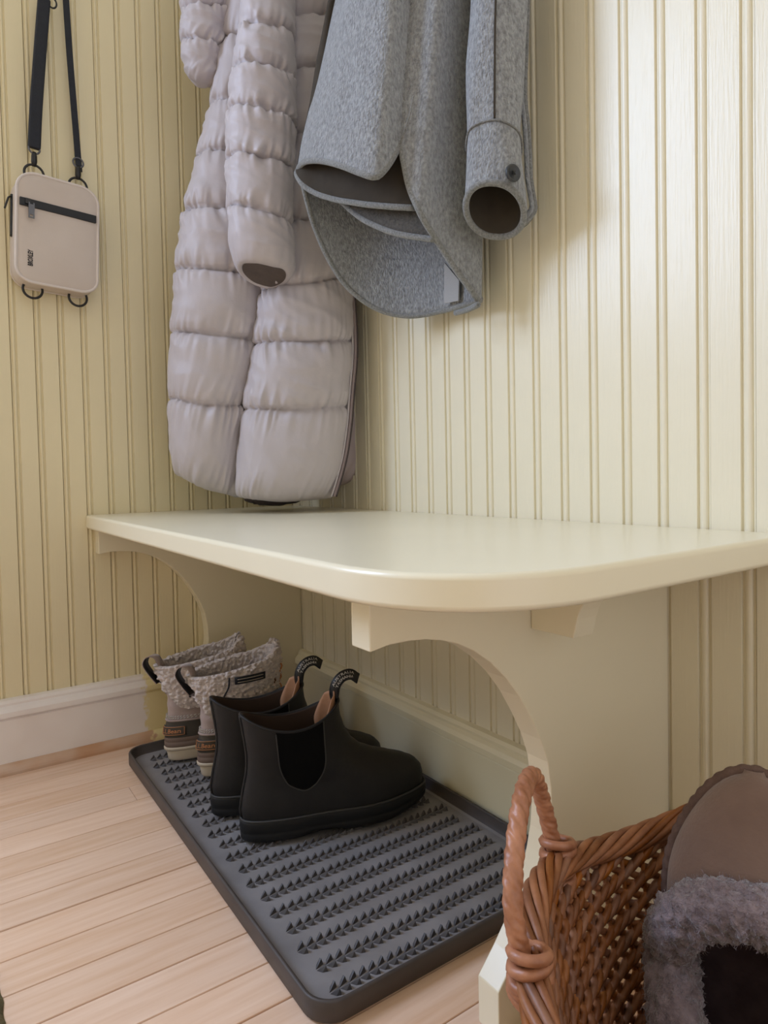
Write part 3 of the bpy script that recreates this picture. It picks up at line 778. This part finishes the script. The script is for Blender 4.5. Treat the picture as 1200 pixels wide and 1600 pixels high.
quilt('back_panel', LEFT, [(-230, -230), (-130, -130), (-30, -30), (80, 80), (177, 177), (254, 256), (341, 345), (430, 440), (524, 538), (626, 640), (744, 778)], .085, -.035, M['puffer'], puffer, seed=1.3, flat_back=.8)
RIGHT = [(-230, 420, 520), (-100, 405, 545), (0, 400, 545), (150, 400, 545), (280, 395, 548), (370, 400, 550), (450, 408, 551), (541, 396, 555), (641, 378, 549), (720, 370, 534), (780, 366, 520)]
quilt('front_panel', RIGHT, [(-230, -230), (-140, -160), (-50, -70), (82, 30), (158, 110), (250, 205), (372, 345), (462, 440), (541, 537), (641, 637), (776, 780)], .075, .018, M['puffer'], puffer, seed=5.1)
SLEEVE = [(-230, 420, 500), (-150, 400, 480), (-60, 386, 466), (0, 380, 457), (58, 372, 459), (122, 362, 461), (183, 356, 461), (256, 354, 459), (333, 356, 455), (380, 358, 459), (420, 366, 461), (455, 380, 452), (475, 384, 448)]
quilt('sleeve', SLEEVE, [(-230, -230), (-150, -150), (-80, -80), (-10, -10), (56, 60), (118, 130), (181, 196), (255, 266), (330, 352), (424, 434)], .058, .098, M['puffer'], puffer, open_end=8, seed=9.7, nphi=180)
SL2 = [(-230, 330, 420), (-120, 300, 380), (-40, 287, 360), (0, 284, 357), (60, 283, 352), (100, 286, 345), (125, 296, 338), (140, 300, 330)]
quilt('sleeve', SL2, [(-230, -230), (-150, -150), (-90, -90), (-35, -30), (28, 20), (72, 78), (126, 128)], .045, -.02, M['puffer'], puffer, seed=14.2, nphi=160)
BACK = [(300, 470, 556), (480, 480, 564), (540, 490, 570), (600, 480, 566), (625, 480, 562), (660, 480, 572), (720, 478, 576), (750, 480, 566), (775, 480, 545)]
quilt('lining_panel', BACK, [(300, 300), (420, 420), (540, 540), (622, 618), (758, 752)], .045, -.075, M['puffer_side'], puffer, seed=20.1, nphi=80)
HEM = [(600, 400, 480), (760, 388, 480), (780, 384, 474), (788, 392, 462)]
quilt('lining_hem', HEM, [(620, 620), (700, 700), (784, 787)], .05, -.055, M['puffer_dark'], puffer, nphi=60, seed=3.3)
# zip along the opening edge
zp = [hitp(x, y, PC+PN*.055, PN) for x, y in ((546, 430), (550, 470), (553, 520), (553, 560), (548, 620), (545, 660), (538, 710), (528, 750), (520, 776))]
zs_ = spline(zp, 90)
z1_ = mk('zip_tape', *tube([p+PW_*.002 for p in zs_], .0030, 8), M['zip'], puffer)
mk('zip_cord', *tube([p-PW_*.003+PN*.002 for p in zs_], .0019, 8), M['puffer'], puffer)
mk('zip_edge', *tube([p+PW_*.0055-PN*.003 for p in zs_], .0028, 8), M['puffer_dark'], puffer)
hk = hitp(470, -190, PC, PN)

# ------------------------------------------------------------------ grey wool shirt jacket on the right wall
wool = empty('wool_jacket', (-.1, -.55, .82), 'grey wool shirt jacket with curved hem hanging on the right wall', 'jacket')
def sheet(name, hem, tops, m, inner, thick=.005, ns=90, nr=60, fold=.006, seed=0, smooth_hem=True, par=None, bind=True, gather=None):
    H = [hit(x, y, 0, X) for x, y, X in hem]; T = [hit(x, y, 0, X) for x, y, X in tops]
    Hs = spline(H, ns); 
    # tops resampled with the same parameter (by index of the control points)
    def at_idx(ctrl, n):
        S = spline(ctrl, 400); return S
    Ts = spline(T, ns)
    v = []
    for i in range(nr):
        q = i/(nr-1)
        for j in range(ns):
            p = Hs[j].lerp(Ts[j], q)
            tg = (Hs[min(ns-1, j+1)]-Hs[max(0, j-1)]).lerp(Ts[min(ns-1, j+1)]-Ts[max(0, j-1)], q); nm = tg.cross(V((0, 0, 1))).normalized()
            s = j/(ns-1)
            d = noise.noise(V((s*5+seed, q*1.2, seed)))*fold*(.3+q)+noise.noise(V((s*14+seed, q*5, seed+3)))*fold*.22
            v.append(p+nm*d*min(1, 4*min(s, 1-s)+.0))
    if gather:
        for i in range(1, 15):
            q = i/14
            for j in range(ns):
                p = Ts[j].lerp(gather, q*.93); p.z = Ts[j].z+(gather.z-Ts[j].z)*math.sin(q*math.pi/2)**1.1
                v.append(p)
    o = mk(name, v, grid_faces(nr+(14 if gather else 0), ns), m, par or wool)
    o.data.materials.append(inner)
    k_ = (nr//3)*ns+int(ns*.3); nn = (v[k_+1]-v[k_]).cross(v[k_+ns]-v[k_])
    fn = o.data.polygons[(nr//3)*(ns-1)+int(ns*.3)].normal
    if fn.dot(CAM-v[k_]) < 0: o.data.flip_normals()
    md = o.modifiers.new('thick', 'SOLIDIFY'); md.thickness = thick; md.offset = 0; md.material_offset = 0 if inner is m else 1
    if bind: mk('hem_binding', *tube(v[:ns], .0042, 10), M['wool_edge'], o)
    return o, v
A_hem = [(626, 222, -.165), (612, 250, -.18), (597, 270, -.195), (585, 277, -.205), (562, 270, -.215), (530, 258, -.223), (500, 251, -.226), (476, 254, -.222), (465, 266, -.205), (469, 284, -.213), (490, 300, -.204), (525, 312, -.195), (570, 319, -.183), (612, 323, -.165), (648, 325, -.148)]
A_top = [(655, -210, -.13), (650, -210, -.145), (640, -210, -.16), (630, -210, -.17), (615, -210, -.175), (595, -210, -.175), (580, -210, -.17), (562, -210, -.16), (556, -210, -.145), (596, -210, -.142), (612, -210, -.136), (622, -210, -.130), (632, -210, -.122), (640, -210, -.115), (652, -210, -.11)]
oA, vA = sheet('front_panel', A_hem, A_top, M['wool'], M['wool_in'], seed=2.1, fold=.014, gather=V((-.045, -.565, 1.70)))  # inner face coloured dark for the shade inside the jacket
C_hem = [(474, 290, -.200), (482, 322, -.190), (494, 360, -.175), (514, 405, -.155), (545, 450, -.125), (590, 483, -.085), (640, 494, -.050), (690, 486, -.030), (720, 478, -.032), (742, 470, -.036), (750, 466, -.045), (748, 470, -.055), (735, 452, -.072), (712, 420, -.095), (684, 378, -.122), (658, 335, -.155), (640, 295, -.163), (631, 255, -.166), (626, 224, -.166)]
C_top = [(545, -210, -.12), (560, -210, -.11), (580, -210, -.10), (600, -210, -.08), (620, -210, -.06), (650, -210, -.035), (680, -210, -.026), (700, -210, -.026), (720, -210, -.028), (745, -210, -.032), (760, -210, -.038), (760, -210, -.048), (750, -210, -.06), (738, -210, -.075), (722, -210, -.095), (702, -210, -.12), (685, -210, -.125), (670, -210, -.13), (656, -210, -.13)]
oC, vC = sheet('back_panel', C_hem, C_top, M['wool'], M['wool'], ns=130, seed=7.7, fold=.008, gather=V((-.040, -.570, 1.71)))
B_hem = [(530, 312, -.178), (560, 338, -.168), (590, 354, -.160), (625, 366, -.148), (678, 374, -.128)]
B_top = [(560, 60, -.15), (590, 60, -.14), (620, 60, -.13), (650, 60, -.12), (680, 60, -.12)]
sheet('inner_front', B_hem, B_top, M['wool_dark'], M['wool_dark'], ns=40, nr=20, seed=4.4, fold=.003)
# seam from the vent up and pocket edge
mk('side_seam', *tube(spline([hit(x, y, 0, X) for x, y, X in ((626, 224, -.171), (632, 205, -.172), (640, 180, -.172), (646, 150, -.170))], 30), .0012, 6), M['wool_edge'], wool)
v = [hit(x, y, 0, X) for x, y, X in ((694, 410, -.042), (717, 438, -.043), (694, 474, -.041), (716, 470, -.042))]
o = mk('hem_facing', v, [(0, 1, 3, 2)], M['facing'], wool, False); o.modifiers.new('thick', 'SOLIDIFY').thickness = .002
v = [hit(x, y, 0, X) for x, y, X in ((718, 440, -.045), (748, 468, -.060), (712, 478, -.050), (745, 476, -.065))]
mk('hem_tab', *tube(spline([hit(x, y, 0, X) for x, y, X in ((712, 489, -.048), (730, 484, -.055), (747, 476, -.066))], 16), .0042, 8), M['wool_edge'], wool)
# sleeve with buttoned cuff
WC = V((-.094, -.767, .9)); WN = coat_frame(WC); WW = V((0, 0, 1)).cross(WN).normalized()
if WW.dot(RT) < 0: WW = -WW
SR = [(-210, 758, 828), (-100, 744, 828), (0, 735, 824), (100, 731, 819), (200, 729, 814), (260, 727, 816), (300, 726, 819), (360, 725, 822)]
nph, nrw = 80, 90; v = []
def sl_pt(a, q, g=1.0):
    ca, sa = math.cos(a), math.sin(a)
    yb = 329-27*sa+9*ca                                  # tilted opening
    y = -210+(yb+210)*q
    xl, xr = interp(SR, y)
    pl = hitp(xl, y, WC, WN); pr = hitp(xr, y, WC, WN); c = (pl+pr)/2; hw = (pr-pl).length/2*g
    p = c+WW*hw*math.copysign(abs(ca)**.9, ca)+WN*hw*.86*math.copysign(abs(sa)**.9, sa)
    if g == 1: p = p+(WW*ca+WN*sa)*(.004*noise.noise(V((ca*1.5, sa*1.5, q*4))))
    return p
for i in range(nrw):
    for k in range(nph): v.append(sl_pt(2*math.pi*k/nph, i/(nrw-1)))
tr = [sl_pt(2*math.pi*k/nph, 0) for k in range(nph)]; sh_ = V((-.052, -.640, 1.62)); cap = []
for i in range(14, 0, -1):
    q = i/14
    for p in tr:
        c_ = p.lerp(sh_, q*.9); c_.z = p.z+(sh_.z-p.z)*math.sin(q*math.pi/2); cap.append(c_)
slv = mk('sleeve', cap+v, grid_faces(nrw+14, nph, True)+[tuple(range(nph))], M['wool'], wool)
vi = []
for i in range(12):
    for k in range(nph): vi.append(sl_pt(2*math.pi*k/nph, 1-.16*i/11, .88-.03*i/11))
mk('sleeve_lining', vi, grid_faces(12, nph, True)+[tuple(range(11*nph, 12*nph))], M['wool_in'], slv)
ring = [sl_pt(2*math.pi*k/nph, 1, .95) for k in range(nph)]
mk('cuff_binding', *tube(ring, .0042, 10, True), M['wool_edge'], slv)
cs = []
for k in range(34):
    a = math.pi*(-.08+1.16*k/33); cs.append(sl_pt(a, .815, 1.0)+(WW*math.cos(a)+WN*math.sin(a))*.0012)
mk('cuff_seam', *tube(cs, .0013, 6), M['wool_edge'], slv)
mk('sleeve_seam', *tube([sl_pt(1.75-.25*q, q)+WN*.0004 for q in linspace(.2, .81, 30)], .0014, 6), M['wool_in'], slv)
bc = hitp(799, 272, WC+WN*.036, WN); bn = (WN+WW*.75).normalized(); bw = bn.cross(V((0, 0, 1))).normalized()
bv = []
for rr, d in ((.0104, 0), (.0106, .0016), (.0100, .0030), (.0084, .0032), (.0078, .0020), (.0001, .0018)):
    bv += [bc+bn*(d+.002)+bw*rr*math.cos(2*math.pi*k/28)+V((0, 0, rr*math.sin(2*math.pi*k/28))) for k in range(28)]
bt = mk('button', bv, grid_faces(6, 28, True)+[tuple(range(28))], M['button'], slv)
mk('button_thread', *merge(*[tube([bc+bn*.005+bw*s*.002+V((0, 0, .002*u_)), bc+bn*.005-bw*s*.002-V((0, 0, .002*u_))], .0007, 5) for s, u_ in ((1, 1), (1, -1))]), M['zip_black'], bt)
# cuff placket standing off behind the sleeve
pp = [hitp(x, y, WC-WN*.03, WN) for x, y in ((822, -150), (824, 0), (822, 80), (820, 150), (825, 200), (828, 250), (829, 280), (834, 310), (836, 328), (826, 342), (812, 352))]
ps = spline(pp, 70); v = []
for p in ps: v += [p+WN*.010-WW*.004, p, p-WN*.020]
o = mk('placket', v, grid_faces(70, 3), M['wool'], wool); o.modifiers.new('thick', 'SOLIDIFY').thickness = .004
mk('placket_binding', *tube(ps[18:], .0033, 8), M['wool_edge'], o)

# ------------------------------------------------------------------ crossbody bag on the left wall
BG = V((-.481, -.0295, .972))
bag = empty('crossbody_bag', BG, 'small beige crossbody bag with black zip hanging on the left wall', 'bag')
bag.scale = (1.05, 1, 1.03); bag.rotation_euler = (0, math.radians(2.5), math.radians(4))
K = dict(parent=bag, world=False)
BW, BH, BT = .064, .094, .027
def rr2(w_, h_, r, n=10):
    p = []
    for cx_, cy_, a0 in ((w_-r, h_-r, 0), (-w_+r, h_-r, 90), (-w_+r, -h_+r, 180), (w_-r, -h_+r, 270)):
        for k in range(n+1):
            a = math.radians(a0+90*k/n); p.append((cx_+r*math.cos(a), cy_+r*math.sin(a)))
    return p
def bagring(ins, y, wob=0): 
    o = []
    for x, z in rr2(BW-ins, BH-ins, max(.004, .030-ins)):
        bend = .0022*math.cos(z/BH*2.6)*(1 if x > 0 else -.6)
        o.append(V((x-bend*abs(x)/BW*1.6, y, z+.002*math.cos(x/BW*2))))
    return o
lv_ = [bagring(.004, BT), bagring(0, BT*.86), bagring(-.001, 0), bagring(0, -BT*.80)]
n = len(lv_[0]); mk('side_gusset', sum(lv_, []), grid_faces(4, n, True)+[tuple(range(n))], M['canvas'], **K)
fr_ = []
for i, ins in enumerate((.0005, .003, .012, .024, .036, .05)): fr_ += [p+V((0, -.0045*(i/5)**.6+.0008*noise.noise(p*60), 0)) for p in bagring(ins, -BT*.84)]
mk('front_panel', fr_, grid_faces(6, n, True)+[tuple(range(5*n, 6*n))], M['canvas'], **K)
mk('piping', *tube(bagring(.0008, -BT*.86), .0026, 8, True), M['canvas_edge'], **K)
mk('piping', *tube(bagring(.0008, BT*.80), .0022, 8, True), M['canvas_edge'], **K)
yf = -BT*.84-.0052
v, f = boxg(-BW+.004, BW-.004, yf-.0012, yf+.003, .034, .0475)
zpb = mk('front_zip', v, f, M['zip_black'], bag, False, False); bevel(zpb, .001)
mk('zip_slider', *boxg(-BW+.012, -BW+.020, yf-.005, yf, .037, .046), M['black_metal'], zpb, False, False)
sl_ = mk('zip_pull', *merge(boxg(-.0475, -.0455, yf-.0058, yf-.0038, .014, .040), boxg(-.0405, -.0385, yf-.0058, yf-.0038, .014, .040), boxg(-.0455, -.0405, yf-.0058, yf-.0038, .020, .037), boxg(-.0455, -.0405, yf-.0058, yf-.0038, .014, .016)), M['grey_metal'], zpb, False, False)
tv, tf = text_geo('BROXLEY', .035)
mk('lettering', [V((-.0430-y*.0080, yf-.0004+.0012, -.0520+x*.0275)) for x, y in tv], tf, M['print'], bag, False, False)
# zip round the left side
zpt = [V((-BW-.0012, BT*.25, z)) for z in linspace(-.012, .060, 20)]
mk('side_zip', *tube(zpt, .0035, 6), M['zip_black'], **K)
mk('side_zip', *tube([V((BW+.0010, BT*.25, z)) for z in linspace(-.03, .060, 20)], .0026, 6), M['zip_black'], **K)
mk('side_pull', *tube([V((-BW-.004, BT*.2, .056)), V((-BW-.008, BT*.1, .052)), V((-BW-.014, -.004, .030))], .0016, 6), M['black_metal'], **K)
def ring_at(name, x, z, half=None):
    pts = []
    N_ = 36
    for k in range(N_):
        a = 2*math.pi*k/N_; pts.append(V((x+.0150*math.cos(a), .002+.003*math.sin(a*2)*0, z+.0150*math.sin(a))))
    mk(name, *tube(pts, .0021, 8, True), M['black_metal'], **K)
ring_at('ring', -.034, BH+.0105); ring_at('ring', .036, BH+.0095); ring_at('ring', -.034, -BH-.004); ring_at('ring', .038, -BH-.004)
def strap(name, pts, wd, th, m, n_=30):
    P_ = spline(pts, n_); v = []
    for p in P_:
        for sx, sy in ((-1, -1), (1, -1), (1, 1), (-1, 1)): v.append(p+V((sx*wd/2, sy*th/2, 0)))
    return mk(name, v, grid_faces(n_, 4, True)+[(0, 1, 2, 3), tuple(range(4*n_-4, 4*n_))], m, bag, False, False)
for x, tz in ((-.034, BH+.0255), (.036, BH+.0245)):
    mk('swivel_clip', *tube([V((x, .002, tz-.002)), V((x, .002, tz+.006)), V((x, .002, tz+.016)), V((x, .002, tz+.022))], [.0035, .0050, .0046, .0030], 10), M['black_metal'], **K)
    rg = [V((x+.0085*math.cos(a), .002, tz+.028+.0085*math.sin(a))) for a in [2*math.pi*k/24 for k in range(24)]]
    mk('strap_ring', *tube(rg, .0016, 8, True), M['grey_metal'], **K)
LZ = BH+.058
pad = strap('shoulder_pad', [V((-.034, .003, LZ-.004)), V((-.032, .004, LZ+.06)), V((-.028, .004, LZ+.14)), V((-.021, .003, LZ+.265))], .0200, .009, M['black_web'], 40); bevel(pad, .003, 3)
strap('webbing', [V((-.021, .004, LZ+.26)), V((-.012, .006, LZ+.34)), V((.0, .010, LZ+.44))], .011, .0016, M['black_web'])
mk('strap_ring', *tube([V((-.009+.007*math.cos(a), .001, LZ+.262+.009*math.sin(a))) for a in [2*math.pi*k/24 for k in range(24)]], .0015, 8, True), M['black_metal'], **K)
strap('webbing', [V((.038, .003, LZ-.020)), V((.0345, .003, LZ+.02)), V((.026, .004, LZ+.12)), V((.018, .005, LZ+.22)), V((.004, .010, LZ+.44))], .0105, .0016, M['black_web'])

# ------------------------------------------------------------------ hooks above the frame carry the things
def hook(loc, axis, label):
    h = empty('coat_hook', loc, label, 'hook', group='coat hooks above the bench')
    d = V((0, -1, 0)) if axis == 1 else V((-1, 0, 0))
    mk('hook_plate', *tube([V((0, 0, 0))-d*.0, d*.006], .022, 20), M['hook'], h, world=False)
    mk('hook_arm', *tube(spline([d*.004, d*.03+V((0, 0, -.006)), d*.055+V((0, 0, .004)), d*.062+V((0, 0, .026))], 24), .006, 10), M['hook'], h, world=False)
hook((-.475, 0, 1.562), 1, 'dark metal coat hook holding the crossbody bag strap')
hook((0, -.20, 1.70), 0, 'dark metal coat hook holding the quilted coat in the corner')
hook((0, -.56, 1.70), 0, 'dark metal coat hook holding the grey wool jacket')

# ------------------------------------------------------------------ edge of a woven rug at the left
rug = empty('woven_rug', (-.9, -.85, 0), 'edge of a fuzzy olive brown woven rug on the floor at lower left', 'rug')
p1 = hit(-1, 1532, 2, .004); p2 = hit(11, 1600, 2, .004); dv_ = (p2-p1); dv_.z = 0; dv_.normalize(); nv_ = V((-dv_.y, dv_.x, 0))
if nv_.x > 0: nv_ = -nv_
q0 = p2+dv_*.5; q1 = p1-dv_*.02
v = []; nu, nv2 = 60, 80
for i in range(nv2):
    for j in range(nu):
        p = q0.lerp(q1, i/(nv2-1))+nv_*.5*j/(nu-1)
        e = min(1, 6*min(i/(nv2-1), 1-i/(nv2-1), j/(nu-1)*2, 1-j/(nu-1)))
        v.append(V((p.x+.003*noise.noise(p*80), p.y, .001+.009*min(1, e*4)+.0025*noise.noise(p*150)*e)))
mk('rug_pile', v, grid_faces(nv2, nu), M['rug'], rug)
